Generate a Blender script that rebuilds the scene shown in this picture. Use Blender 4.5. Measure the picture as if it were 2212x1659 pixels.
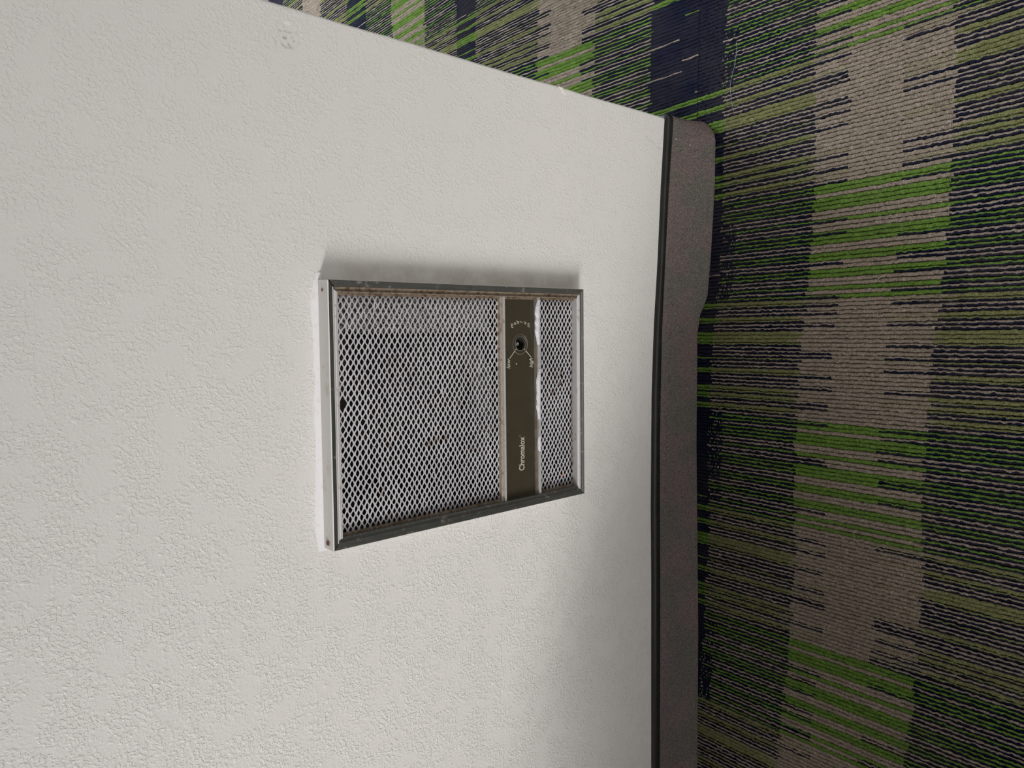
import bpy, bmesh, math, random
import numpy as np
from mathutils import Vector, Matrix

for o in list(bpy.data.objects):
    bpy.data.objects.remove(o)
scn = bpy.context.scene
COL = scn.collection

# ------------------------------------------------------------------ camera
cam_d = bpy.data.cameras.new('camera')
cam = bpy.data.objects.new('camera', cam_d)
COL.objects.link(cam)
side = Vector((0.99609096, 0.06565244, -0.05909794))      # towards the top of the (sideways held) picture
down = Vector((0.00169827, -0.68314154, -0.73028402))     # towards the right of the picture
fwd = Vector((-0.08831718, 0.72732894, -0.68058261))
M = Matrix(((down.x, side.x, -fwd.x), (down.y, side.y, -fwd.y), (down.z, side.z, -fwd.z)))
cam.matrix_world = Matrix.Translation((0, -0.92, 1.37535)) @ M.to_4x4()
cam_d.sensor_width = 36
cam_d.lens = 36 * 1666.0 / 2212
cam_d.clip_start = 0.01
scn.camera = cam

# ------------------------------------------------------------------ world, lights, exposure
scn.view_settings.view_transform = 'Standard'
scn.view_settings.look = 'None'
scn.view_settings.gamma = 1
scn.view_settings.use_curve_mapping = False
scn.view_settings.exposure = 0.0
w = bpy.data.worlds.new('room_ambient')
scn.world = w
w.use_nodes = True
bg = w.node_tree.nodes['Background']
bg.inputs[0].default_value = (1.0, 0.975, 0.975, 1)
bg.inputs[1].default_value = 1.45


def area(name, loc, target, sx, sy, power, col):
    d = bpy.data.lights.new(name, 'AREA')
    d.shape = 'RECTANGLE'
    d.size, d.size_y, d.energy, d.color = sx, sy, power, col
    o = bpy.data.objects.new(name, d)
    COL.objects.link(o)
    o.location = loc
    o.rotation_euler = (Vector(target) - Vector(loc)).to_track_quat('-Z', 'Y').to_euler()
    return o


key = area('window_daylight', (-3.6, -2.65, 2.13), (0.35, 0, 0.25), 2.3, 0.42, 12.0, (1.0, 0.97, 0.955))
key.data.spread = math.radians(38)
area('room_window', (1.9, 3.2, 2.1), (1.0, 1.3, 0), 1.4, 1.2, 185, (0.90, 0.96, 1.0))


# ------------------------------------------------------------------ helpers
def mat(name, col=(0.5, 0.5, 0.5), rough=0.6, metal=0.0, spec=0.5):
    m = bpy.data.materials.new(name)
    m.use_nodes = True
    b = m.node_tree.nodes['Principled BSDF']
    b.inputs['Base Color'].default_value = (*col, 1)
    b.inputs['Roughness'].default_value = rough
    b.inputs['Metallic'].default_value = metal
    b.inputs['Specular IOR Level'].default_value = spec
    return m


class NT:
    """small node-building helper"""
    def __init__(s, m):
        s.t = m.node_tree
        s.b = s.t.nodes['Principled BSDF']
        s.obj = s.t.nodes.new('ShaderNodeTexCoord').outputs['Object']

    def link(s, a, b):
        s.t.links.new(a, b)

    def noise(s, scale, detail=2.0, rough=0.5, dist=0.0, vec=None):
        n = s.t.nodes.new('ShaderNodeTexNoise')
        n.inputs['Scale'].default_value = scale
        n.inputs['Detail'].default_value = detail
        n.inputs['Roughness'].default_value = rough
        n.inputs['Distortion'].default_value = dist
        s.link(vec if vec is not None else s.obj, n.inputs['Vector'])
        return n.outputs['Fac']

    def vor(s, scale, feat='F1', vec=None):
        n = s.t.nodes.new('ShaderNodeTexVoronoi')
        n.feature = feat
        n.inputs['Scale'].default_value = scale
        s.link(vec if vec is not None else s.obj, n.inputs['Vector'])
        return n.outputs['Distance']

    def math(s, op, a, b=None, clamp=False):
        n = s.t.nodes.new('ShaderNodeMath')
        n.operation = op
        n.use_clamp = clamp
        for i, v in enumerate((a, b)):
            if v is None:
                continue
            if isinstance(v, (int, float)):
                n.inputs[i].default_value = v
            else:
                s.link(v, n.inputs[i])
        return n.outputs[0]

    def ramp(s, f, lo, hi, a=0.0, b=1.0):
        n = s.t.nodes.new('ShaderNodeMapRange')
        n.interpolation_type = 'SMOOTHSTEP'
        s.link(f, n.inputs['Value'])
        for k, v in (('From Min', lo), ('From Max', hi), ('To Min', a), ('To Max', b)):
            n.inputs[k].default_value = v
        return n.outputs[0]

    def mix(s, f, a, b, mode='MIX'):
        n = s.t.nodes.new('ShaderNodeMix')
        n.data_type = 'RGBA'
        n.blend_type = mode
        if isinstance(f, (int, float)):
            n.inputs[0].default_value = f
        else:
            s.link(f, n.inputs[0])
        for i, v in ((6, a), (7, b)):
            if isinstance(v, tuple):
                n.inputs[i].default_value = (*v, 1)
            else:
                s.link(v, n.inputs[i])
        return n.outputs[2]

    def scalevec(s, v):
        n = s.t.nodes.new('ShaderNodeMapping')
        n.inputs['Scale'].default_value = v
        s.link(s.obj, n.inputs['Vector'])
        return n.outputs[0]

    def blob(s, c, r0, r1):
        """1 inside a spot at c, fading out between radii r0 and r1"""
        n = s.t.nodes.new('ShaderNodeVectorMath')
        n.operation = 'DISTANCE'
        s.link(s.obj, n.inputs[0])
        n.inputs[1].default_value = c
        return s.ramp(n.outputs['Value'], r0, r1, 1, 0)

    def bump(s, h, strength, dist, prev=None):
        n = s.t.nodes.new('ShaderNodeBump')
        n.inputs['Strength'].default_value = strength
        n.inputs['Distance'].default_value = dist
        s.link(h, n.inputs['Height'])
        if prev is not None:
            s.link(prev, n.inputs['Normal'])
        return n.outputs[0]

    def color(s, c):
        s.link(c, s.b.inputs['Base Color'])

    def normal(s, n):
        s.link(n, s.b.inputs['Normal'])


def link(name, me, m, parent=None, smooth=False):
    o = bpy.data.objects.new(name, me)
    COL.objects.link(o)
    if m is not None:
        me.materials.append(m)
    if parent is not None:
        o.parent = parent
        o.matrix_parent_inverse = Matrix.Translation(-parent.location) if parent.type == 'EMPTY' else Matrix()
    if smooth:
        me.polygons.foreach_set('use_smooth', [True] * len(me.polygons))
    return o


def mesh(name, vs, fs):
    me = bpy.data.meshes.new(name)
    me.from_pydata([tuple(v) for v in vs], [], fs)
    me.update()
    bm = bmesh.new()
    bm.from_mesh(me)
    bmesh.ops.recalc_face_normals(bm, faces=bm.faces)
    bm.to_mesh(me)
    bm.free()
    return me


def box(vs, fs, x0, x1, y0, y1, z0, z1):
    b = len(vs)
    vs += [(x0, y0, z0), (x1, y0, z0), (x1, y1, z0), (x0, y1, z0), (x0, y0, z1), (x1, y0, z1), (x1, y1, z1), (x0, y1, z1)]
    fs += [tuple(b + i for i in f) for f in ((0, 3, 2, 1), (4, 5, 6, 7), (0, 1, 5, 4), (1, 2, 6, 5), (2, 3, 7, 6), (3, 0, 4, 7))]


def tag(o, **k):
    for a, b in k.items():
        o[a] = b
    return o


def bevel(o, w, seg=2, ang=30):
    b = o.modifiers.new('bevel', 'BEVEL')
    b.width, b.segments, b.limit_method, b.angle_limit = w, seg, 'ANGLE', math.radians(ang)


# ------------------------------------------------------------------ materials
def wall_material():
    m = mat('textured_wall_paint', (0.70, 0.68, 0.65), 0.42, 0, 0.5)
    n = NT(m)
    # knock-down plaster: raised plateaus with torn edges between smooth patches
    a = n.noise(235, 2.5, 0.55, 0.35)
    plate = n.ramp(a, 0.47, 0.62)
    a2 = n.noise(95, 2, 0.5, 0.5)
    plate2 = n.ramp(a2, 0.52, 0.62)
    streak = n.noise(1.0, 2, 0.5, 0.4, n.scalevec((60, 60, 170)))
    streak = n.ramp(streak, 0.62, 0.70)
    patch = n.ramp(n.noise(26, 3, 0.6), 0.38, 0.54, 0.16, 1.0)
    # finer and weaker texture towards the right corner of the wall
    sep = n.t.nodes.new('ShaderNodeSeparateXYZ')
    n.link(n.obj, sep.inputs[0])
    left = n.ramp(sep.outputs['X'], -0.75, 0.30, 1.0, 0.45)
    peel = n.noise(420, 2, 0.5)
    h = n.math('ADD', n.math('MULTIPLY', plate, patch), n.math('MULTIPLY', streak, 0.30))
    h = n.math('ADD', h, n.math('MULTIPLY', n.math('MULTIPLY', plate2, patch), 0.45))
    h = n.math('MULTIPLY', h, left)
    h = n.math('ADD', h, n.math('MULTIPLY', peel, 0.25))
    n.normal(n.bump(h, 0.60, 0.0010))
    base = n.mix(n.noise(4, 3, 0.6), (0.715, 0.695, 0.665), (0.665, 0.650, 0.625))
    dirt = n.ramp(n.noise(330, 2, 0.7), 0.66, 0.74, 0, 0.28)
    base = n.mix(dirt, base, (0.33, 0.31, 0.29))
    # grey scuff next to the corner, mottled brown band right of the heater
    sc = n.math('MULTIPLY', n.blob((0.345, 0, 0.90), 0.004, 0.024), n.ramp(n.noise(160, 3, 0.6), 0.5, 0.62, 0, 0.6))
    base = n.mix(sc, base, (0.22, 0.21, 0.19))
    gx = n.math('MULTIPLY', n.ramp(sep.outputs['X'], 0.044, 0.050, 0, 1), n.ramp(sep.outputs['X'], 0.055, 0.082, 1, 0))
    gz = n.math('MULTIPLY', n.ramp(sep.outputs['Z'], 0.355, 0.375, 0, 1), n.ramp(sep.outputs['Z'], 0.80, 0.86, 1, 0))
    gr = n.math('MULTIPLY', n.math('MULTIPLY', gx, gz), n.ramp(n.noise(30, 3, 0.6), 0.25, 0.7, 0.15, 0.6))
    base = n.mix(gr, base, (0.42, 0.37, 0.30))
    n.color(base)
    return m


def carpet_row_material():
    m = mat('striped_carpet_yarn', (0.3, 0.3, 0.3), 0.95, 0, 0.1)
    n = NT(m)
    at = n.t.nodes.new('ShaderNodeAttribute')
    at.attribute_name = 'yarn'
    f = n.noise(780, 3, 0.75)
    tuft = n.ramp(f, 0.33, 0.68, 0.38, 1.68)
    v = n.t.nodes.new('ShaderNodeVectorMath')
    v.operation = 'SCALE'
    n.link(at.outputs['Color'], v.inputs[0])
    n.link(tuft, v.inputs['Scale'])
    wear = n.ramp(n.noise(7, 3, 0.6), 0.3, 0.75, 0.0, 0.16)
    c = n.mix(wear, v.outputs[0], (0.16, 0.13, 0.105))
    n.color(c)
    n.normal(n.bump(n.noise(560, 3, 0.75), 1.0, 0.0030))
    return m


def base_carpet_material():
    m = mat('grey_base_carpet', (0.12, 0.10, 0.10), 0.95, 0, 0.1)
    n = NT(m)
    f = n.noise(520, 3, 0.75)
    patch = n.ramp(n.noise(13, 3, 0.6), 0.38, 0.62)
    c = n.mix(patch, (0.136, 0.106, 0.102), (0.110, 0.103, 0.091))
    v = n.t.nodes.new('ShaderNodeVectorMath')
    v.operation = 'SCALE'
    n.link(c, v.inputs[0])
    n.link(n.ramp(f, 0.32, 0.7, 0.5, 1.75), v.inputs['Scale'])
    n.color(v.outputs[0])
    n.normal(n.bump(n.noise(430, 3, 0.7), 1.0, 0.0016))
    return m


def frame_metal(name, col, rough, rust):
    m = mat(name, col, rough, 0.85, 0.5)
    n = NT(m)
    br = n.noise(1.0, 3, 0.6, 0, n.scalevec((40, 900, 40)))
    c = n.mix(n.ramp(br, 0.3, 0.7), tuple(x * 0.85 for x in col), tuple(x * 1.12 for x in col))
    r = n.ramp(n.noise(60, 4, 0.65), 0.58, 0.72, 0, rust)
    c = n.mix(r, c, (0.20, 0.12, 0.06))
    n.color(c)
    n.link(n.math('ADD', n.math('MULTIPLY', r, 0.5), rough), n.b.inputs['Roughness'])
    n.link(n.ramp(r, 0, 0.6, 0.85, 0.1), n.b.inputs['Metallic'])
    return m


def dirty(name, col, col2, sc=90, lo=0.5, hi=0.7, rough=0.5, metal=0.0, bump=0.0):
    m = mat(name, col, rough, metal)
    n = NT(m)
    n.color(n.mix(n.ramp(n.noise(sc, 4, 0.65), lo, hi), col, col2))
    if bump:
        n.normal(n.bump(n.noise(sc * 3, 3, 0.6), 0.6, bump))
    return m


M_WALL = wall_material()
M_ROW = carpet_row_material()
M_BASE = base_carpet_material()
M_RUBBER = dirty('black_vinyl_strip', (0.009, 0.009, 0.009), (0.014, 0.014, 0.013), 40, 0.4, 0.7, 0.42, 0, 0.0002)
M_BACKING = mat('carpet_backing', (0.10, 0.095, 0.07), 0.95)
M_FRAME = frame_metal('dull_aluminium', (0.30, 0.30, 0.295), 0.22, 0.35)
M_BAR = dirty('worn_aluminium_bar', (0.55, 0.54, 0.53), (0.36, 0.29, 0.22), 120, 0.55, 0.75, 0.42, 0.35)
def grille_material():
    m = mat('painted_mesh_metal', (0.54, 0.54, 0.555), 0.42, 0.15)
    n = NT(m)
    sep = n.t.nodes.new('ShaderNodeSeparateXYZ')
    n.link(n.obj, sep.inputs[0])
    c = n.mix(n.ramp(n.noise(9, 3, 0.6), 0.35, 0.65), (0.50, 0.50, 0.52), (0.60, 0.60, 0.62))
    c = n.mix(n.ramp(n.noise(240, 3, 0.7), 0.56, 0.70, 0, 0.7), c, (0.20, 0.17, 0.15))
    c = n.mix(n.ramp(n.noise(45, 4, 0.65), 0.60, 0.74, 0, 0.8), c, (0.24, 0.17, 0.12))
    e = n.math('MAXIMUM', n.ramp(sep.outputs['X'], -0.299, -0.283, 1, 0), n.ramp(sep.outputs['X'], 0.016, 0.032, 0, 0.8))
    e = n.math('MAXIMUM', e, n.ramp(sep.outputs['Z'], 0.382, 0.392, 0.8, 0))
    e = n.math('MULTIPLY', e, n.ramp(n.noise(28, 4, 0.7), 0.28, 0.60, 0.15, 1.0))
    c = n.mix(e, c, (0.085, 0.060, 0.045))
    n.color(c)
    return m


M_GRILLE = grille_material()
M_PANEL = dirty('olive_brown_enamel', (0.044, 0.036, 0.022), (0.038, 0.031, 0.020), 60, 0.4, 0.7, 0.38)
M_DARK = dirty('dark_brown_interior', (0.020, 0.015, 0.013), (0.055, 0.032, 0.022), 60, 0.5, 0.7, 0.7)  # near-black brown mottle for the housing, fins and frame backing
M_BAFFLE = dirty('dusty_sheet_metal', (0.30, 0.28, 0.27), (0.030, 0.022, 0.02), 230, 0.42, 0.56, 0.5, 0.3)
M_PRINT = mat('cream_print', (0.46, 0.44, 0.35), 0.6)
M_PRINT_DIM = mat('worn_cream_print', (0.20, 0.18, 0.14), 0.6)
M_CAULK = dirty('smooth_white_caulk', (0.735, 0.725, 0.735), (0.66, 0.62, 0.57), 60, 0.5, 0.72, 0.45, 0, 0.0003)
M_SMEAR = dirty('white_paint_smear', (0.62, 0.62, 0.66), (0.35, 0.33, 0.32), 200, 0.58, 0.7, 0.5, 0, 0.0003)
M_STAIN = dirty('tan_stained_metal', (0.25, 0.20, 0.145), (0.10, 0.065, 0.04), 160, 0.42, 0.65, 0.5, 0.3)
M_TAN = dirty('tan_grimed_edge', (0.34, 0.29, 0.235), (0.17, 0.115, 0.075), 130, 0.5, 0.7, 0.6, 0.1)
M_EDGE = mat('painted_edge_highlight', (0.80, 0.80, 0.80), 0.35, 0.3)  # pale colour that paints the highlight on the top rail's corner
M_PLUG = dirty('brown_lint', (0.16, 0.125, 0.11), (0.09, 0.065, 0.055), 400, 0.4, 0.6, 0.9)
M_ORANGE = mat('orange_fleck', (0.55, 0.20, 0.10), 0.7)
M_SIDE = dirty('weathered_matte_aluminium', (0.60, 0.59, 0.57), (0.50, 0.46, 0.40), 40, 0.55, 0.75, 0.6, 0.1)
M_RUST = dirty('rusty_screw', (0.10, 0.055, 0.035), (0.30, 0.22, 0.18), 500, 0.45, 0.6, 0.6, 0.3)
M_SHAFT = mat('grey_steel_shaft', (0.32, 0.32, 0.30), 0.4, 0.6)
M_CHIP = mat('bare_plaster', (0.72, 0.70, 0.64), 0.8)
M_LINT = mat('white_lint', (0.55, 0.52, 0.50), 0.9)
M_THREAD = mat('pale_blue_thread', (0.30, 0.36, 0.46), 0.8)
M_WOOD = dirty('dark_wood', (0.06, 0.04, 0.03), (0.09, 0.06, 0.04), 20, 0.4, 0.6, 0.5)

# ------------------------------------------------------------------ the wall
XE, XL, ZT, TH = 0.3835, -2.6, 2.45, 0.115       # right end, left end, height, thickness
HX0, HX1, HZ0, HZ1 = -0.2985, 0.0312, 0.381, 0.852    # heater cut-out


def make_wall():
    rng = np.random.default_rng(3)
    bm = bmesh.new()
    xs = [XL, HX0, HX1, XE - 0.004]
    zs = [0.0, HZ0, HZ1, ZT]
    g = {}
    for i, x in enumerate(xs):
        for k, z in enumerate(zs):
            g[i, k] = bm.verts.new((x, 0, z))
    for i in range(3):
        for k in range(3):
            if (i, k) == (1, 1) or i == 2:
                continue
            bm.faces.new((g[i, k], g[i + 1, k], g[i + 1, k + 1], g[i, k + 1]))
    # reveal of the cut-out
    hole = [g[1, 1], g[2, 1], g[2, 2], g[1, 2]]
    back = [bm.verts.new((v.co.x, TH - 0.01, v.co.z)) for v in hole]
    for i in range(4):
        j = (i + 1) % 4
        bm.faces.new((hole[i], hole[j], back[j], back[i]))
    # rounded, slightly uneven corner bead up the right end
    prof = [(-0.004, 0), (-0.0022, 0.0004), (-0.0006, 0.0018), (0, 0.0042), (0, TH - 0.004), (-0.0012, TH - 0.0012), (-0.004, TH)]
    zz = sorted(set(list(np.linspace(0, ZT, 260)) + [HZ0, HZ1]))
    wob = np.convolve(rng.normal(0, 1, len(zz) + 8), np.ones(9) / 9, 'valid') * 0.0012
    prev = None
    left_col = []
    for z, wv in zip(zz, wob):
        row = [bm.verts.new((XE + a + (wv if q in (1, 2, 3, 4) else 0), b, z)) for q, (a, b) in enumerate(prof)]
        left_col.append(row[0])
        if prev:
            for q in range(len(prof) - 1):
                bm.faces.new((prev[q], prev[q + 1], row[q + 1], row[q]))
        prev = row
    for k in range(3):
        seg = [v for v in left_col if zs[k] - 1e-6 <= v.co.z <= zs[k + 1] + 1e-6]
        bm.faces.new([g[2, k]] + seg + [g[2, k + 1]])
    # back face
    b = [bm.verts.new(p) for p in ((XL, TH, 0), (XE - 0.004, TH, 0), (XE - 0.004, TH, ZT), (XL, TH, ZT))]
    bm.faces.new(b)
    bmesh.ops.remove_doubles(bm, verts=bm.verts, dist=1e-5)
    bmesh.ops.recalc_face_normals(bm, faces=bm.faces)
    me = bpy.data.meshes.new('wall_right')
    bm.to_mesh(me)
    bm.free()
    o = link('wall_front', me, M_WALL)
    tag(o, kind='structure')
    return o


wall = make_wall()


def flake(name, pts, y, th, m, parent):
    """thin irregular patch on the wall face"""
    n = len(pts)
    cx = sum(p[0] for p in pts) / n
    cz = sum(p[1] for p in pts) / n
    vs = [(x, y + 0.0004, z) for x, z in pts] + [(cx + (x - cx) * 0.86, y - th, cz + (z - cz) * 0.86) for x, z in pts]
    fs = [tuple(range(n, 2 * n))] + [(i, (i + 1) % n, n + (i + 1) % n, n + i) for i in range(n)]
    return link(name, mesh(name, vs, fs), m, parent)


flake('paint_chip', [(0.379, 0.402), (0.3835, 0.410), (0.3835, 0.399), (0.376, 0.392), (0.371, 0.390), (0.374, 0.397)], 0, 0.0006, M_CHIP, wall)
flake('paint_chip', [(0.362, 0.905), (0.367, 0.902), (0.366, 0.893), (0.360, 0.895)], 0, 0.0004, M_CAULK, wall)


def crack(pts, wdt=0.0004):
    vs, fs = [], []
    for i, (x, z) in enumerate(pts):
        vs += [(x - wdt, -0.00015, z - wdt), (x + wdt, -0.00015, z + wdt), (x, -0.0004, z)]
        if i:
            a = 3 * (i - 1)
            b = 3 * i
            fs += [(a, a + 2, b + 2, b), (a + 2, a + 1, b + 1, b + 2)]
    return link('hairline_crack', mesh('hairline_crack', vs, fs), M_CR, wall)


M_CR = mat('crack_shadow', (0.36, 0.34, 0.31), 0.9)
crack([(0.339, 0.172), (0.337, 0.163), (0.333, 0.158), (0.332, 0.150), (0.329, 0.140), (0.324, 0.131), (0.322, 0.118)])


# smooth caulk bead along the top of the heater
def make_caulk():
    rng = np.random.default_rng(8)
    nx, nz = 60, 6
    xs = np.linspace(-0.318, 0.056, nx)
    up = 0.0175 + np.convolve(rng.normal(0, 1, nx + 8), np.ones(9) / 9, 'valid') * 0.005
    up[-6:] *= np.linspace(0.95, 0.45, 6)
    vs, fs = [], []
    for i, x in enumerate(xs):
        for k in range(nz):
            t = k / (nz - 1)
            z = 0.8600 + up[i] * t
            vs.append((x, -0.0022 * (1 - t) ** 1.5 + 0.0003 * t, z))
    for i in range(nx - 1):
        for k in range(nz - 1):
            a = i * nz + k
            fs.append((a, a + 1, a + nz + 1, a + nz))
    return link('caulk_bead', mesh('caulk_bead', vs, fs), M_CAULK, wall, True)


make_caulk()


# ------------------------------------------------------------------ floor: backing slab and woven rows
def make_floor():
    vs, fs = [], []
    box(vs, fs, -6.0, 6.0, -6.5, 5.0, -0.03, -0.0050)
    fl = link('floor', mesh('floor', vs, fs), M_BACKING)
    tag(fl, kind='structure')
    rng = np.random.default_rng(11)
    P = 0.0072
    S0 = 0.2185
    NAVY = np.array((0.0055, 0.0088, 0.029))
    GREEN = np.array((0.125, 0.232, 0.038))
    OLIVE = np.array((0.192, 0.204, 0.085))
    BEIGE = np.array((0.310, 0.258, 0.208))
    # one repeat across the rows: 27 rows of the green type, 31 rows of the olive type
    greens = {0, 1, 3, 4, 5, 8, 11, 12, 13, 16, 17, 20, 21, 24, 26}
    olive = ['oo', 'on', 'bn', 'bn', 'oo', 'on', 'bn', 'bn', 'oo', 'oo', 'oo', 'on', 'bn', 'bn', 'bn', 'on', 'bn', 'bn', 'oo',
             'on', 'bn', 'bn', 'bn', 'oo', 'on', 'oo', 'on', 'bn', 'oo', 'on', 'bn']
    bands = [(-9, -1.28, 'M'), (-1.28, -1.10, 'N'), (-1.10, -0.90, 'M'), (-0.90, -0.87, 'M'), (-0.87, -0.70, 'N'), (-0.70, -0.4705, 'M'),
             (-0.4705, -0.3946, 'E'), (-0.3946, -0.3035, 'B'), (-0.3035, -0.243, 'F'), (-0.243, -0.085, 'M'), (-0.085, -0.055, 'm'),
             (-0.055, 0.114, 'N'), (0.114, 0.276, 'M'), (0.276, 0.315, 'F'), (0.315, 0.420, 'B'), (0.420, 0.4615, 'E'), (0.4615, 0.6956, 'M'),
             (0.6956, 0.779, 'N'), (0.779, 0.921, 'M'), (0.921, 1.083, 'B'), (1.083, 1.222, 'M'), (1.222, 1.33, 'N'), (1.33, 1.497, 'M'),
             (1.497, 1.6175, 'B'), (1.6175, 1.76, 'M'), (1.76, 1.97, 'N'), (1.97, 2.12, 'M'), (2.12, 2.3, 'B'), (2.3, 2.5, 'M'), (2.5, 2.7, 'N'), (2.7, 9, 'M')]
    ks = [-3, -0.84, -0.617, -0.39, -0.2, 0.027, 0.2185, 0.42, 0.65, 0.9, 3]
    kv = [0.02, 0.02, 0.007, 0.009, -0.014, -0.027, -0.058, -0.085, -0.035, -0.100, -0.100]

    def skew(s, y):
        return s + np.interp(s, ks, kv) * y

    def pile(name, s_lo, s_hi, y_lo, y_hi, dy, seed):
        rg = np.random.default_rng(seed)
        j0 = int(math.floor((S0 - s_hi) / P))
        j1 = int(math.ceil((S0 - s_lo) / P))
        ys = np.arange(y_lo, y_hi + dy * 0.5, dy)
        ny = len(ys)
        nr = j1 - j0
        across = np.array([0.0, 0.08, 0.27, 0.47, 0.64, 0.86]) * P
        hz = np.array([-0.0045, -0.0004, 0.0004, 0.0001, -0.0005, -0.0008])
        nc = len(across)
        V = np.zeros((nr * nc + 1, ny, 3))
        ker = np.ones(3) / 3
        for r in range(nr + 1):
            s = S0 - (j0 + r) * P
            w0 = np.convolve(rg.normal(0, 1, ny + 2), ker, 'valid') * 0.0010
            w1 = np.convolve(rg.normal(0, 1, ny + 2), ker, 'valid') * 0.0012
            drift = np.convolve(rg.normal(0, 1, ny + 24), np.ones(25) / 25, 'valid') * 0.0014
            for c in range(nc if r < nr else 1):
                ww = w0 * (1 - c / 3) + w1 * c / 3 if c < 4 else w1
                if c == 0:
                    ww = w0
                sv = s - across[c]
                V[r * nc + c, :, 0] = skew(sv, ys) + ww + drift
                V[r * nc + c, :, 1] = ys
                V[r * nc + c, :, 2] = hz[c] + (np.convolve(rg.normal(0, 1, ny + 2), ker, 'valid') * (0.0007 if hz[c] > -0.001 else 0.0002))
        ncol = V.shape[0]
        yc = 0.5 * (ys[1:] + ys[:-1])
        C = np.ones((ncol - 1, ny - 1, 4))
        for r in range(nr):
            j = (j0 + r) % 58
            rr = np.random.default_rng(7000 + (j0 + r) * 3 + 5)
            g = j < 27
            code = ('g' if j in greens else 'b') + 'n' if g else olive[j - 27]
            pc = {'g': GREEN, 'b': BEIGE, 'o': OLIVE}[code[0]]
            sc = NAVY if code[1] == 'n' else OLIVE
            xr = S0 - (j0 + r) * P
            yoff = yc + 0.006 * np.sin(xr * 9) + 0.020 * xr * (yc < 0) - rr.normal(0, 0.0022)
            cp = np.zeros((ny - 1, 3))
            cs = np.zeros((ny - 1, 3))
            for a, b, k in bands:
                q = rr.random(4)
                msk = (yoff >= a) & (yoff < b)
                if not msk.any():
                    continue
                tt = (yoff[msk] - a) / (b - a)
                n_ = msk.sum()
                p_, s_ = np.tile(pc, (n_, 1)), np.tile(sc, (n_, 1))
                if k == 'M':
                    if code[0] == 'o':                 # olive runs out into beige near the beige band
                        f = np.clip((np.abs(tt - 0.5) - 0.30 - 0.2 * q[0]) * 6, 0, 1)
                        nxt = [bb for bb in bands if abs(bb[0] - b) < 1e-6 or abs(bb[1] - a) < 1e-6]
                        f = f * ((tt > 0.5) if any(bb[2] in 'BEF' and bb[0] >= b - 1e-6 for bb in nxt) else (tt < 0.5) if any(bb[2] in 'BEF' and bb[1] <= a + 1e-6 for bb in nxt) else 0)
                        p_ = p_ * (1 - f[:, None]) + BEIGE * f[:, None]
                elif k == 'm':
                    if g and q[0] < 0.6:
                        dots = (rr.random(n_) < 0.30)[:, None]
                        p_ = np.where(dots, p_, NAVY)
                    if code[1] == 'n':
                        s_[:] = NAVY
                elif k == 'N':
                    if g or code[0] == 'b':
                        p_[:] = NAVY
                        s_[:] = NAVY
                        if g and q[0] < 0.13:
                            e = 0.25 + 0.35 * q[1]
                            p_[(tt < e) if q[2] < 0.5 else (tt > 1 - e)] = pc
                    else:
                        p_[:] = GREEN * 0.95
                        if code[1] == 'o':
                            s_[:] = GREEN * 0.9
                elif k == 'B':
                    if not g:
                        p_[:] = BEIGE
                        s_[:] = BEIGE
                    else:
                        s_[:] = pc
                elif k in 'EF':
                    if not g:
                        f = 0.35 * (q[1] < 0.4)
                        p_[:] = BEIGE * (1 - f) + (OLIVE if code[0] == 'o' else BEIGE) * f
                        s_[:] = NAVY if (code[1] == 'n' and q[0] < 0.42) else BEIGE
                    else:
                        s_[:] = NAVY if q[0] < 0.30 else pc
                cp[msk] = p_
                cs[msk] = s_
            # fibre to fibre variation, beige glints in the olive rows
            vp = rr.normal(1.0, 0.10, (ny - 1, 1)).clip(0.7, 1.4)
            vs_ = rr.normal(0.92, 0.10, (ny - 1, 1)).clip(0.6, 1.3)
            for c in range(4):
                cc = cp * vp * rr.normal(1.0, 0.06, (ny - 1, 1))
                if code[0] == 'o' and c == 0:
                    gl = rr.random(ny - 1) < 0.6
                    far = (cp[:, 0] > cp[:, 1] * 0.7)
                    cc[gl & far] = BEIGE * 1.25
                if c in (0, 3):                                  # the navy yarn laps over the foot of the row beside it
                    nv = cs[:, 0] < 0.02
                    cc[nv] = NAVY
                C[r * nc + c, :, :3] = cc
            for c in range(4, nc):
                C[r * nc + c, :, :3] = cs * vs_
        verts = V.reshape(-1, 3)
        me = bpy.data.meshes.new(name)
        I = np.arange(ncol * ny).reshape(ncol, ny)
        quads = np.stack([I[:-1, :-1], I[:-1, 1:], I[1:, 1:], I[1:, :-1]], -1).reshape(-1, 4)
        nq = len(quads)
        me.vertices.add(len(verts))
        me.vertices.foreach_set('co', verts.ravel())
        me.loops.add(nq * 4)
        me.loops.foreach_set('vertex_index', quads.ravel().astype(np.int32))
        me.polygons.add(nq)
        me.polygons.foreach_set('loop_start', np.arange(0, nq * 4, 4, dtype=np.int32))
        me.update(calc_edges=True)
        me.polygons.foreach_set('use_smooth', np.ones(nq, bool))
        at = me.attributes.new('yarn', 'FLOAT_COLOR', 'FACE')
        at.data.foreach_set('color', C.reshape(-1).astype(np.float32))
        if me.polygons[0].normal.z < 0:
            me.flip_normals()
        o = link(name, me, M_ROW, fl)
        tag(o, kind='stuff')
        return o

    pile('carpet_pile', -1.02, 0.66, -0.74, 0.0, 0.0019, 1)
    pile('carpet_pile', -0.2, 1.35, 0.0, 2.1, 0.0066, 2)
    pile('carpet_pile', -1.02, 0.66, -1.30, -0.74, 0.010, 3)
    pile('carpet_pile', -1.60, -1.02, -1.30, 0.02, 0.010, 4)
    pile('carpet_pile', 0.66, 1.90, -1.30, 0.0, 0.010, 5)
    return fl


floor = make_floor()


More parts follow.
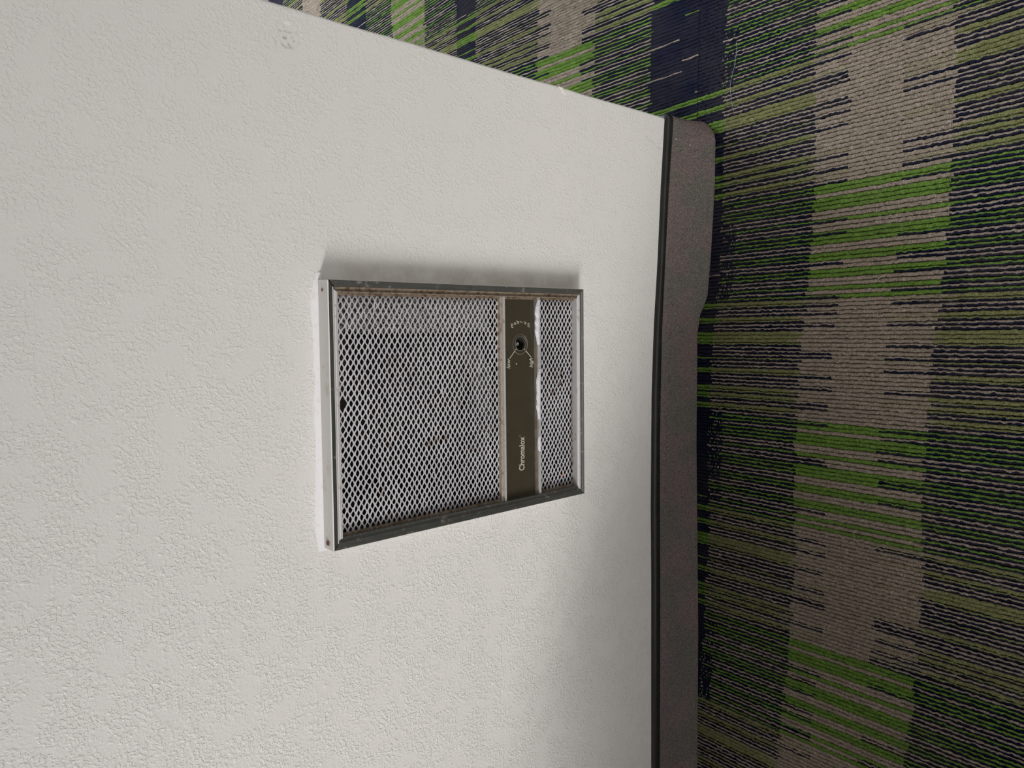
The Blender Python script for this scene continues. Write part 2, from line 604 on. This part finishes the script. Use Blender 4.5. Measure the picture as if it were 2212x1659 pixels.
vs, fs = [], []
box(vs, fs, -6.0, 6.0, -6.5, 5.0, 2.45, 2.5)
ceiling = link('ceiling', mesh('ceiling', vs, fs), mat('ceiling_paint', (0.62, 0.61, 0.60), 0.9))
tag(ceiling, kind='structure')

# ------------------------------------------------------------------ base strip and carpet base
def base_path():
    """list of (x, y, nx, ny, z of strip top, z of joint, flare at the floor)"""
    X = [-2.6, -1.2, -0.94, -0.68, -0.53, -0.386, -0.255, -0.153, -0.016, 0.05, 0.110, 0.253, 0.380]
    Z = [0.110, 0.112, 0.1131, 0.1208, 0.1252, 0.131, 0.1333, 0.1348, 0.1314, 0.127, 0.1232, 0.1171, 0.1091]
    XJ = [-2.6, -0.945, -0.643, -0.256, -0.034, 0.111, 0.2546, 0.371]
    ZJ = [0.094, 0.0943, 0.1021, 0.1157, 0.1196 - 0.004, 0.109, 0.1014, 0.0916]
    XB = [-2.6, -0.97, -0.664, -0.465, -0.268, -0.036, 0.002, 0.04, 0.115, 0.261, 0.350, 0.364, 0.3795]
    B = [0.040, 0.0393, 0.0334, 0.0258, 0.0182, 0.0143, 0.0199, 0.0365, 0.0419, 0.0474, 0.0462, 0.0430, 0.0310]
    out = []
    for x in np.linspace(-2.6, -1.1, 16)[:-1]:
        out.append((x, 0, 0, -1))
    for x in np.linspace(-1.1, XE - 0.004, 150):
        out.append((x, 0, 0, -1))
    for a in np.linspace(0, 90, 9)[1:]:
        t = math.radians(a)
        out.append((XE - 0.004 + 0.004 * math.sin(t), 0.004 - 0.004 * math.cos(t), math.sin(t), -math.cos(t)))
    for y in np.linspace(0.004, TH - 0.002, 12)[1:]:
        out.append((XE, y, 1, 0))
    res = []
    for x, y, nx, ny in out:
        ang = math.atan2(nx, -ny) / (math.pi / 2)
        b = float(np.interp(x, XB, B)) * (1 - ang) ** 1.5 + 0.004 * (1 - (1 - ang) ** 1.5)
        res.append((x, y, nx, ny, float(np.interp(x, X, Z)), float(np.interp(x, XJ, ZJ)), b))
    return res


def sweep(name, m, prof_fn, smooth=True):
    path = base_path()
    vs, fs = [], []
    n = None
    for (x, y, nx, ny, zt, zj, fb) in path:
        pr = prof_fn(zt, zj, fb, x)
        n = len(pr)
        for o, z in pr:
            vs.append((x + nx * o, y + ny * o, z))
    for i in range(len(path) - 1):
        for k in range(n - 1):
            a = i * n + k
            fs.append((a, a + 1, a + n + 1, a + n))
    for base in (0, (len(path) - 1) * n):
        fs.append(tuple(base + k for k in range(n)))
    return link(name, mesh(name, vs, fs), m, None, smooth)


def strip_prof(zt, zj, fb, x):
    h = zt - zj
    return [(-0.0005, zt + 0.0015), (0.0030, zt + 0.0012), (0.0058, zt), (0.0078, zt - 0.15 * h), (0.0090, zt - 0.35 * h), (0.0093, zt - 0.6 * h),
            (0.0088, zt - 0.85 * h), (0.0072, zj), (0.0045, zj - 0.0014), (-0.0005, zj - 0.0018)]


def base_prof(zt, zj, fb, x):
    pts = [(-0.0008, zj - 0.0005), (0.0050, zj - 0.0006), (0.0078, zj - 0.0030)]
    for t in (0.12, 0.25, 0.4, 0.55, 0.7, 0.82, 0.92, 0.97, 1.0):
        o = 0.0080 + (fb - 0.0080) * (0.35 * t + 0.65 * t ** 1.8)
        if t == 1.0:
            o -= 0.002
        pts.append((o, (zj - 0.003) * (1 - t) - 0.001 * t))
    pts.append((-0.0008, -0.001))
    return pts


strip = sweep('baseboard_cap', M_RUBBER, strip_prof)
strip.name = 'trim_1'
tag(strip, kind='structure')
base = sweep('baseboard_front', M_BASE, base_prof)
tag(base, kind='structure')


def lint(x, off, z, r, name='lint_fleck', m=None):
    vs, fs = [], []
    box(vs, fs, x - r, x + r, -off - 0.0012, -off + 0.0005, z - r * 0.45, z + r * 0.45)
    o = link(name, mesh(name, vs, fs), m or M_LINT, base)
    bevel(o, r * 0.3)
    return o


lint(0.3365, 0.0195, 0.052, 0.0016)
lint(0.3445, 0.0095, 0.0855, 0.0012)


# ------------------------------------------------------------------ the wall heater
HC = {'TL': (-0.3135, 0.8632), 'TR': (0.0461, 0.8647), 'BR': (0.0454, 0.3696), 'BL': (-0.3140, 0.3618)}
W_, H_ = 0.3596, 0.4983


def hq(u, v):
    """u, v from 0 to 1 across the heater face -> x, z"""
    x = (1 - u) * ((1 - v) * HC['BL'][0] + v * HC['TL'][0]) + u * ((1 - v) * HC['BR'][0] + v * HC['TR'][0])
    z = (1 - u) * ((1 - v) * HC['BL'][1] + v * HC['TL'][1]) + u * ((1 - v) * HC['BR'][1] + v * HC['TR'][1])
    return x, z


heater = bpy.data.objects.new('wall_heater', None)
COL.objects.link(heater)
heater.location = (-0.134, 0, 0.366)
heater.empty_display_size = 0.1
tag(heater, label='metal framed electric wall heater with diamond mesh grille set in the white wall', category='heater')

# rail profile: (distance inward from the outer edge, y)
RAIL = [(0.0, 0.0005), (0.0, -0.0247), (0.0004, -0.0256), (0.0012, -0.0260), (0.0022, -0.0257), (0.0060, -0.0243), (0.0082, -0.0238), (0.0088, -0.0243),
        (0.0094, -0.0240), (0.0100, -0.0226), (0.0118, -0.0216), (0.0135, -0.0220), (0.0142, -0.0238), (0.0149, -0.0242), (0.0156, -0.0236),
        (0.0160, -0.0220), (0.0160, -0.0105)]


def rail(sidename, gap0=0.0, gap1=0.0, m=None, PRF=None, name='frame_rail'):
    """a mitred frame rail along one side; gap0/gap1 open the mitre"""
    vs, fs = [], []
    PRF = PRF or RAIL[:8]
    m = m or M_FRAME
    n = len(PRF)
    ends = {'top': ((0, 1), (1, 1)), 'bottom': ((0, 0), (1, 0)), 'left': ((0, 0), (0, 1)), 'right': ((1, 0), (1, 1))}[sidename]
    for e, (u, v) in enumerate(ends):
        g = (gap0, gap1)[e]
        for d, y in PRF:
            du, dv = d / W_, d / H_
            uu = u + du if u == 0 else u - du
            vv = v + dv if v == 0 else v - dv
            if sidename in ('top', 'bottom'):
                uu += g / W_ * (1 if e == 0 else -1)
            else:
                vv += g / H_ * (1 if e == 0 else -1)
            x, z = hq(uu, vv)
            vs.append((x, y, z))
    # fine split so the rail can be smooth shaded
    for k in range(n - 1):
        fs.append((k, k + 1, n + k + 1, n + k))
    fs += [tuple(range(n)), tuple(range(n, 2 * n))]
    o = link(name, mesh(name, vs, fs), m, heater)
    if name == 'frame_rail':
        o.data.materials.append(M_SIDE)
        for p in o.data.polygons:
            if abs(p.normal.y) < 0.2 and len(p.vertices) == 4 and p.area > 0.004:
                p.material_index = 1
        if sidename == 'top':
            o.data.materials.append(M_EDGE)
            for k, idx in ((1, 2), (2, 2), (6, 1)):  # corner highlight and paler inner face put in as colour
                o.data.polygons[k].material_index = idx
    return o


r_top = rail('top', 0.0002, 0.0002)
r_left = rail('left', 0.0, 0.0010)
r_bot = rail('bottom')
r_right = rail('right', 0.0, 0.0026)
GAP_BACKING = [(0.0010, 0.0), (0.0010, -0.0225), (0.0100, -0.0205), (0.0152, -0.0190), (0.0152, -0.0105)]
LIP = [(0.0086, -0.0225)] + RAIL[7:]
for sd in ('top', 'bottom', 'left', 'right'):
    rail(sd, 0, 0, M_DARK, GAP_BACKING, 'dark_gap_backing')  # dark ring added behind the rails so open mitres look shaded
    rail(sd, 0, 0.0012 if sd == 'right' else 0.0004, M_BAR if sd in ('top', 'bottom') else M_STAIN if sd == 'right' else M_FRAME, LIP, 'inner_lip')  # paler top and bottom lips carry their highlight in the metal colour
tag(r_top, label='pale top rail with rusty screw')


def face_box(name, u0, u1, v0, v1, y0, y1, m, parent=None, bev=0.0004):
    vs, fs = [], []
    for y in (y0, y1):
        for u, v in ((u0, v0), (u1, v0), (u1, v1), (u0, v1)):
            x, z = hq(u, v)
            vs.append((x, y, z))
    fs = [(0, 1, 2, 3), (7, 6, 5, 4), (0, 4, 5, 1), (1, 5, 6, 2), (2, 6, 7, 3), (3, 7, 4, 0)]
    o = link(name, mesh(name, vs, fs), m, parent or heater)
    if bev:
        bevel(o, bev)
    return o


IN_U0, IN_U1, IN_V0, IN_V1 = 0.0160 / W_, 1 - 0.0160 / W_, 0.0160 / H_, 1 - 0.0160 / H_

# stained inner ledge inside the right and left rails, lower rail channel
face_box('inner_ledge', IN_U1 - 0.0035 / W_, IN_U1 + 0.001 / W_, IN_V0, IN_V1, -0.0165, -0.0105, M_STAIN)
face_box('inner_ledge', IN_U0 - 0.001 / W_, IN_U0 + 0.0025 / W_, IN_V0, IN_V1, -0.0150, -0.0105, M_STAIN)

# housing behind the grille
def housing():
    vs, fs = [], []
    x0, x1, z0, z1, yb = HX0 + 0.002, HX1 - 0.002, HZ0 + 0.002, HZ1 - 0.002, 0.095
    t = 0.0012
    box(vs, fs, x0, x1, yb, yb + t, z0, z1)
    box(vs, fs, x0, x0 + t, -0.010, yb, z0, z1)
    box(vs, fs, x1 - t, x1, -0.010, yb, z0, z1)
    box(vs, fs, x0, x1, -0.010, yb, z0, z0 + t)
    box(vs, fs, x0, x1, -0.010, yb, z1 - t, z1)
    return link('housing', mesh('housing', vs, fs), M_DARK, heater)


housing()


def baffles():
    # grey sheet at the right, shelf lip, curved deflector whose edge shows through the mesh
    vs, fs = [], []
    box(vs, fs, -0.022, 0.029, -0.004, -0.0028, 0.57, 0.848)
    box(vs, fs, -0.024, -0.0215, -0.002, 0.0075, 0.56, 0.80)
    o = link('baffle', mesh('baffle', vs, fs), M_BAFFLE, heater)
    bevel(o, 0.0006)
    vs, fs = [], []
    n = 22
    cx, cz, r = -0.15, 0.605, 0.105
    for i in range(n + 1):
        a = math.radians(-165 + 150 * i / n)
        c, s = math.cos(a), math.sin(a)
        for rr, y in ((r, 0.002), (r + 0.004, 0.002), (r + 0.004, 0.05), (r, 0.05)):
            vs.append((cx + rr * c, y, cz + rr * s * 0.45))
        if i:
            b, d = 4 * (i - 1), 4 * i
            fs += [(b + k, b + (k + 1) % 4, d + (k + 1) % 4, d + k) for k in range(4)]
    link('deflector', mesh('deflector', vs, fs), M_BAFFLE, heater)
    for k in range(9):
        z = 0.60 + 0.022 * k
        vs, fs = [], []
        box(vs, fs, -0.27, -0.03, 0.03, 0.075, z, z + 0.0012)
        link('heating_fin', mesh('heating_fin', vs, fs), M_DARK, heater)


baffles()


def grille(v0, v1, seed, holes):
    """expanded metal: flattened diamond strands, every bond a raised tilted knuckle"""
    rng = np.random.default_rng(seed)
    SX, SZ = 0.0139, 0.0090
    x_a, z_a = hq(IN_U0, v0)
    x_b, z_b = hq(IN_U1, v1)
    x0, x1, z0, z1 = x_a - 0.002, x_b + 0.002, z_a - 0.001, z_b + 0.001
    vs, fs = [], []
    Y0 = -0.0125
    nx = int((x1 - x0) / (SX / 2)) + 2
    nz = int((z1 - z0) / (SZ / 2)) + 2
    dent = {}

    def node(i, k):
        if (i, k) not in dent:
            q = rng.normal(0, 1, 3)
            x = x0 + i * SX / 2
            z = z0 + k * SZ / 2
            jx, jz = q[0] * 0.00030, q[1] * 0.00030
            if rng.random() < 0.02:
                jx, jz = q[0] * 0.0011, q[1] * 0.0011
            dent[i, k] = (x + jx, Y0 + 0.0010 * math.sin(x * 31 + z * 17) * 0.6 + q[2] * 0.00015, z + jz)
        return dent[i, k]

    hw, bow = 0.00105, 0.00045

    def hole(p):
        return any((p[0] - hx) ** 2 + ((p[2] - hz) * 1.25) ** 2 < hr * hr for hx, hz, hr in holes)

    def strand(a, b, up):
        # a ribbon from bond a to bond b, tilted so its upper edge leans out, with rounded shoulders
        st = []
        thick = 1 + rng.normal(0, 0.07)
        for t in (0.0, 0.22, 0.5, 0.78, 1.0):
            wv = thick * (0.00195 if t in (0.0, 1.0) else 0.00146 if t in (0.22, 0.78) else 0.00112)
            e = 0.5 - 0.5 * math.cos(math.pi * t)
            x = a[0] + (b[0] - a[0]) * t
            z = a[2] + (b[2] - a[2]) * (0.55 * e + 0.45 * t)
            y = a[1] + (b[1] - a[1]) * t
            tl = 0.00012 * up
            st.append(((x, y - 0.0003 - tl, z + wv), (x, y + 0.0005 - tl, z + wv * 0.7), (x, y + 0.0008 + tl, z - wv), (x, y - 0.0003 + tl, z - wv)))
        base_i = len(vs)
        for s in st:
            vs.extend(s)
        for q in range(4):
            b0 = base_i + 4 * q
            for c in range(4):
                fs.append((b0 + c, b0 + (c + 1) % 4, b0 + 4 + (c + 1) % 4, b0 + 4 + c))

    for i in range(nx):
        for k in range(nz):
            if (i + k) % 2:
                continue
            a = node(i, k)
            for dk in (1, -1):
                b = node(i + 1, k + dk)
                if not (x0 - 0.001 < a[0] < x1 and x0 < b[0] < x1 + 0.004 and z0 - 0.002 < a[2] < z1 + 0.002 and z0 - 0.002 < b[2] < z1 + 0.002):
                    continue
                mid = ((a[0] + b[0]) / 2, 0, (a[2] + b[2]) / 2)
                if hole(mid):
                    continue
                strand(a, b, dk)
    me = bpy.data.meshes.new('mesh_grille')
    me.from_pydata(vs, [], fs)
    me.update()
    bm = bmesh.new()
    bm.from_mesh(me)
    bmesh.ops.recalc_face_normals(bm, faces=bm.faces)
    bm.to_mesh(me)
    bm.free()
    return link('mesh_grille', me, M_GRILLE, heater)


V_P0, V_P1 = 0.2200, 0.3665      # control panel band
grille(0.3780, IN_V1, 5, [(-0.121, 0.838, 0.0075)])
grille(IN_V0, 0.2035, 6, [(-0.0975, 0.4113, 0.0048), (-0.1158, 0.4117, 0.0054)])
HOLES = [(-0.0975, 0.4113), (-0.1158, 0.4117)]

# bars above and below the control panel
face_box('trim_bar', IN_U0, IN_U1, 0.3668, 0.3735, -0.0225, -0.0105, M_BAR)
face_box('trim_bar_flange', IN_U0, IN_U1, 0.3737, 0.3815, -0.0185, -0.0105, M_TAN)
face_box('trim_bar', IN_U0, IN_U1, 0.2065, 0.2165, -0.0215, -0.0105, M_BAR)
M_LEDGE = dirty('worn_olive_ledge', (0.125, 0.108, 0.080), (0.085, 0.070, 0.052), 70, 0.4, 0.6, 0.45)
face_box('panel_ledge', IN_U0, IN_U1, 0.2168, 0.2285, -0.0180, -0.0105, M_LEDGE)

KX, KZ, PY = -0.0458, 0.5123, -0.0160


def control_panel():
    bm = bmesh.new()
    R = 0.0105
    hx, hz = KX + 0.0002, KZ + 0.0003
    a0 = hq(IN_U0, 0.2285)
    a1 = hq(IN_U1, 0.2285)
    a2 = hq(IN_U1, 0.3668)
    a3 = hq(IN_U0, 0.3668)
    n = 40
    ring = []
    sq = []
    d = 0.0155
    for i in range(n):
        a = 2 * math.pi * i / n
        c, s = math.cos(a), math.sin(a)
        ring.append(bm.verts.new((hx + R * c, PY, hz + R * s)))
        f = d / max(abs(c), abs(s))
        sq.append(bm.verts.new((hx + f * c, PY, hz + f * s)))
    for i in range(n):
        j = (i + 1) % n
        bm.faces.new((ring[i], ring[j], sq[j], sq[i]))
    # hole wall and cup
    inner = [bm.verts.new((v.co.x, PY + 0.0022, v.co.z)) for v in ring]
    for i in range(n):
        j = (i + 1) % n
        bm.faces.new((ring[i], inner[i], inner[j], ring[j]))
    # outer panel around the square
    c = {k: bm.verts.new((p[0], PY, p[1])) for k, p in zip('abcd', (a0, a1, a2, a3))}
    q = {i: sq[i] for i in range(n)}
    cor = [n // 8, 3 * n // 8, 5 * n // 8, 7 * n // 8]     # ++, -+, --, +- corners
    bm.faces.new([c['c'], c['d']] + [q[i] for i in range(cor[1], cor[0] - 1, -1)])
    bm.faces.new([c['d'], c['a']] + [q[i] for i in range(cor[2], cor[1] - 1, -1)])
    bm.faces.new([c['a'], c['b']] + [q[i] for i in range(cor[3], cor[2] - 1, -1)])
    bm.faces.new([c['b'], c['c']] + [q[i % n] for i in range(cor[0] + n, cor[3] - 1, -1)])
    bmesh.ops.recalc_face_normals(bm, faces=bm.faces)
    me = bpy.data.meshes.new('control_panel')
    bm.to_mesh(me)
    bm.free()
    return link('control_panel', me, M_PANEL, heater)


panel = control_panel()
tag(panel, label='olive brown printed control panel')


def lathe(name, cx, cz, prof, m, parent, n=36, a0=0, a1=360):
    vs, fs = [], []
    full = abs(a1 - a0) >= 360
    k = len(prof)
    cnt = n if full else n + 1
    for i in range(cnt):
        a = math.radians(a0 + (a1 - a0) * i / n)
        for r, y in prof:
            vs.append((cx + r * math.cos(a), y, cz + r * math.sin(a)))
    for i in range(n):
        j = (i + 1) % cnt
        for q in range(k - 1):
            fs.append((i * k + q, i * k + q + 1, j * k + q + 1, j * k + q))
    return link(name, mesh(name, vs, fs), m, parent, True)


for px, pz in HOLES:
    lathe('lint_plug', px, pz, [(0.0046, -0.0100), (0.0036, -0.0108), (0.00005, -0.0111)], M_PLUG, heater, 16)
flk = [(-0.2785, 0.4040), (-0.2755, 0.4033), (-0.2730, 0.4058), (-0.2752, 0.4078), (-0.2780, 0.4066)]
tag(flake('paint_fleck', flk, -0.0135, 0.0006, M_ORANGE, heater), label='orange fleck')
M_HOLE = mat('black_well', (0.006, 0.006, 0.006), 0.7)
lathe('shaft_well', KX, KZ, [(0.0112, PY + 0.0005), (0.0112, 0.006), (0.0001, 0.006)], M_HOLE, panel)
lathe('thermostat_shaft', KX + 0.0, KZ + 0.001, [(0.0030, 0.006), (0.0030, PY + 0.0045), (0.0026, PY + 0.004), (0.0012, PY + 0.0038), (0.0010, PY + 0.0052), (0.00005, PY + 0.0052)], M_SHAFT, panel)
M_RING = mat('faint_grey_ring', (0.13, 0.12, 0.105), 0.5)
M_RINGL = mat('worn_pale_ring', (0.30, 0.28, 0.25), 0.5)
lathe('dial_ring', KX - 0.0005, KZ - 0.001, [(0.0158, PY + 0.0002), (0.0159, PY - 0.0003), (0.0165, PY - 0.0003), (0.0166, PY + 0.0002)], M_RING, panel, 48)
lathe('dial_ring', KX - 0.0005, KZ - 0.001, [(0.0159, PY - 0.0002), (0.0160, PY - 0.0004), (0.0164, PY - 0.0004), (0.0165, PY - 0.0002)], M_RINGL, panel, 24, 130, 330)
lathe('dial_ring', KX + 0.001, KZ - 0.002, [(0.0112, PY + 0.0002), (0.0114, PY - 0.0003), (0.0121, PY - 0.0003), (0.0123, PY + 0.0002)], M_RING, panel, 40)


def text(name, s, x, z, size, m, parent, shear=0.0, off=0.0, rot=0.0, align='LEFT', width=None, y=None, ext=0.00010):
    cu = bpy.data.curves.new(name, 'FONT')
    cu.body = s
    cu.size = size
    cu.shear = shear
    cu.offset = off
    cu.align_x = align
    if align == 'CENTER':
        cu.align_y = 'CENTER'
    cu.extrude = ext
    o = bpy.data.objects.new(name, cu)
    COL.objects.link(o)
    bpy.context.view_layer.update()
    me = bpy.data.meshes.new_from_object(o.evaluated_get(bpy.context.evaluated_depsgraph_get()))
    bpy.data.objects.remove(o)
    bpy.data.curves.remove(cu)
    if width:
        xs = [v.co.x for v in me.vertices]
        f = width / (max(xs) - min(xs))
        for v in me.vertices:
            v.co.x *= f
    yy = PY - 0.0002 if y is None else y
    me.transform(Matrix.Translation((x, yy, z)) @ Matrix.Rotation(-rot, 4, 'Y') @ Matrix.Rotation(math.pi / 2, 4, 'X'))
    me.name = name
    me.materials.clear()
    return link(name, me, m, parent)


text('lettering', 'Chromalox', -0.2545, 0.5015, 0.0165, M_PRINT, panel, off=0.00030, width=0.0560)
text('lettering', '\u00ae', -0.1972, 0.5102, 0.0045, M_PRINT_DIM, panel)
text('lettering', 'low', -0.0852, 0.5338, 0.0108, M_PRINT, panel, shear=0.28, off=0.00010, width=0.0160)
text('lettering', 'high', -0.0855, 0.4832, 0.0108, M_PRINT, panel, shear=0.28, off=0.00010, width=0.0160)
for ch, a in zip('medium', (33, 21, 10, -3, -17, -31)):
    t = math.radians(a)
    text('lettering', ch, KX + 0.0348 * math.cos(t), KZ - 0.001 + 0.0348 * math.sin(t), 0.0095, M_PRINT, panel, shear=0.28, off=0.00006, align='CENTER')
text('lettering', 'CAUTION', -0.2555, 0.4733, 0.0040, M_PRINT_DIM, heater, shear=0.25, y=-0.0182)


def tick(x0, z0, x1, z1, wd, m=None):
    d = Vector((x1 - x0, z1 - z0)).normalized() * wd / 2
    px, pz = -d.y, d.x
    vs = []
    for y in (PY + 0.0001, PY - 0.0003):
        vs += [(x0 + px, y, z0 + pz), (x1 + px, y, z1 + pz), (x1 - px, y, z1 - pz), (x0 - px, y, z0 - pz)]
    fs = [(0, 1, 2, 3), (7, 6, 5, 4), (0, 4, 5, 1), (1, 5, 6, 2), (2, 6, 7, 3), (3, 7, 4, 0)]
    return link('dial_mark', mesh('dial_mark', vs, fs), m or M_PRINT, panel)


tick(-0.0688, 0.5352, -0.0570, 0.5238, 0.0012)
tick(-0.0557, 0.5222, -0.0535, 0.5200, 0.0012)
tick(-0.0682, 0.4862, -0.0570, 0.4992, 0.0012)
tick(-0.0557, 0.5008, -0.0535, 0.5032, 0.0012)
lathe('dial_mark', -0.0775, 0.5195, [(0.0014, PY + 0.0001), (0.0013, PY - 0.0003), (0.00005, PY - 0.0003)], M_PRINT, panel, 12)


# white paint smeared along the lower bar of the control panel
def smear(x0, x1, zc, hmax, seed, y=-0.0218):
    rng = np.random.default_rng(seed)
    n = max(10, int((x1 - x0) / 0.0016))
    vs, fs = [], []
    w_ = np.convolve(rng.random(n + 4), np.ones(5) / 5, 'valid')
    for i in range(n):
        x = x0 + (x1 - x0) * i / (n - 1)
        e = min(1, 3.2 * min(i, n - 1 - i) / n + 0.25)
        up = hmax * (0.55 + 0.9 * (w_[i] - 0.5) + 0.3) * e
        zz = zc + (x - x0) * 0.006
        vs += [(x, y + 0.0008, zz - 0.0032), (x, y - 0.0007, zz - 0.0024), (x, y - 0.0008, zz + up * 0.8), (x, y + 0.0030, zz + up)]
        if i:
            a, b = 4 * (i - 1), 4 * i
            fs += [(a + k, a + k + 1, b + k + 1, b + k) for k in range(3)]
    return link('paint_smear', mesh('paint_smear', vs, fs), M_SMEAR, heater, True)


smear(-0.0475, 0.026, 0.4745, 0.0068, 2)
smear(-0.172, -0.088, 0.4722, 0.0050, 3)
smear(-0.226, -0.200, 0.4712, 0.0022, 4)


# screws in the outer side of the top rail
def screw(x, sc, m):
    z = hq((x - HC['TL'][0]) / W_, 1)[1]
    vs, fs = [], []
    n = 14
    yc = -0.0125
    for (r, h) in ((0.0040, -0.0002), (0.0038, 0.0012), (0.0026, 0.0019), (0.0001, 0.0020)):
        for i in range(n):
            a = 2 * math.pi * i / n
            vs.append((x + sc * r * math.cos(a), yc + sc * r * math.sin(a), z + sc * h))
    for q in range(3):
        for i in range(n):
            j = (i + 1) % n
            fs.append((q * n + i, q * n + j, q * n + n + j, q * n + n + i))
    for ang in (0.5, 0.5 + math.pi / 2):
        b = len(vs)
        c, s = math.cos(ang), math.sin(ang)
        for h in (0.0018, 0.0023):
            for a_, b_ in ((-0.0026, -0.0005), (0.0026, -0.0005), (0.0026, 0.0005), (-0.0026, 0.0005)):
                vs.append((x + sc * (a_ * c - b_ * s), yc + sc * (a_ * s + b_ * c), z + sc * h))
        fs.extend(tuple(b + i for i in f) for f in ((0, 3, 2, 1), (4, 5, 6, 7), (0, 1, 5, 4), (1, 2, 6, 5), (2, 3, 7, 6), (3, 0, 4, 7)))
    return link('screw', mesh('screw', vs, fs), m, r_top)


screw(-0.3045, 1.0, M_RUST)
screw(0.0330, 0.55, M_RUST)

# pale thread lying on the carpet past the corner
def thread():
    pts = [(0.5290, -0.086), (0.5180, -0.0885), (0.5000, -0.0860), (0.4820, -0.0830), (0.4640, -0.0775), (0.4480, -0.0745), (0.4300, -0.0770), (0.4130, -0.0800), (0.3980, -0.0850)]
    vs, fs = [], []
    r = 0.00035
    for i, (x, y) in enumerate(pts):
        z = 0.0012 + 0.0006 * math.sin(i * 1.7)
        vs += [(x, y - r, z), (x, y, z + r), (x, y + r, z), (x, y, z - r)]
        if i:
            a, b = 4 * (i - 1), 4 * i
            fs += [(a + k, a + (k + 1) % 4, b + (k + 1) % 4, b + k) for k in range(4)]
    o = link('thread', mesh('thread', vs, fs), M_THREAD)
    tag(o, label='thin pale blue thread lying on the navy carpet past the wall corner', category='thread')
    s = o.modifiers.new('smooth', 'SUBSURF')
    s.levels = s.render_levels = 2
    return o


thread()

# ------------------------------------------------------------------ low cabinet added out of view at the left to shade the lower wall
def shade_block():
    e = bpy.data.objects.new('low_shade_block', None)
    COL.objects.link(e)
    x0, x1, y0, y1, h = -2.6, -1.32, -1.15, -0.66, 0.87
    e.location = ((x0 + x1) / 2, (y0 + y1) / 2, 0)
    tag(e, label='added unseen dark cabinet standing left of the heater outside the picture', category='shade_block')
    vs, fs = [], []
    box(vs, fs, x0 + 0.01, x1 - 0.01, y0 + 0.02, y1 - 0.01, 0.0005, h - 0.03)
    link('body', mesh('body', vs, fs), M_WOOD, e)
    vs, fs = [], []
    box(vs, fs, x0, x1, y0, y1, h - 0.03, h)
    bevel(link('top', mesh('top', vs, fs), M_WOOD, e), 0.003)
    for k in range(3):
        vs, fs = [], []
        a = x0 + 0.02 + k * 0.45
        box(vs, fs, a, a + 0.44, y0 + 0.002, y0 + 0.02, 0.06, h - 0.05)
        d = link('block_door', mesh('block_door', vs, fs), M_WOOD, e)
        bevel(d, 0.002)
    return e


shade_block()
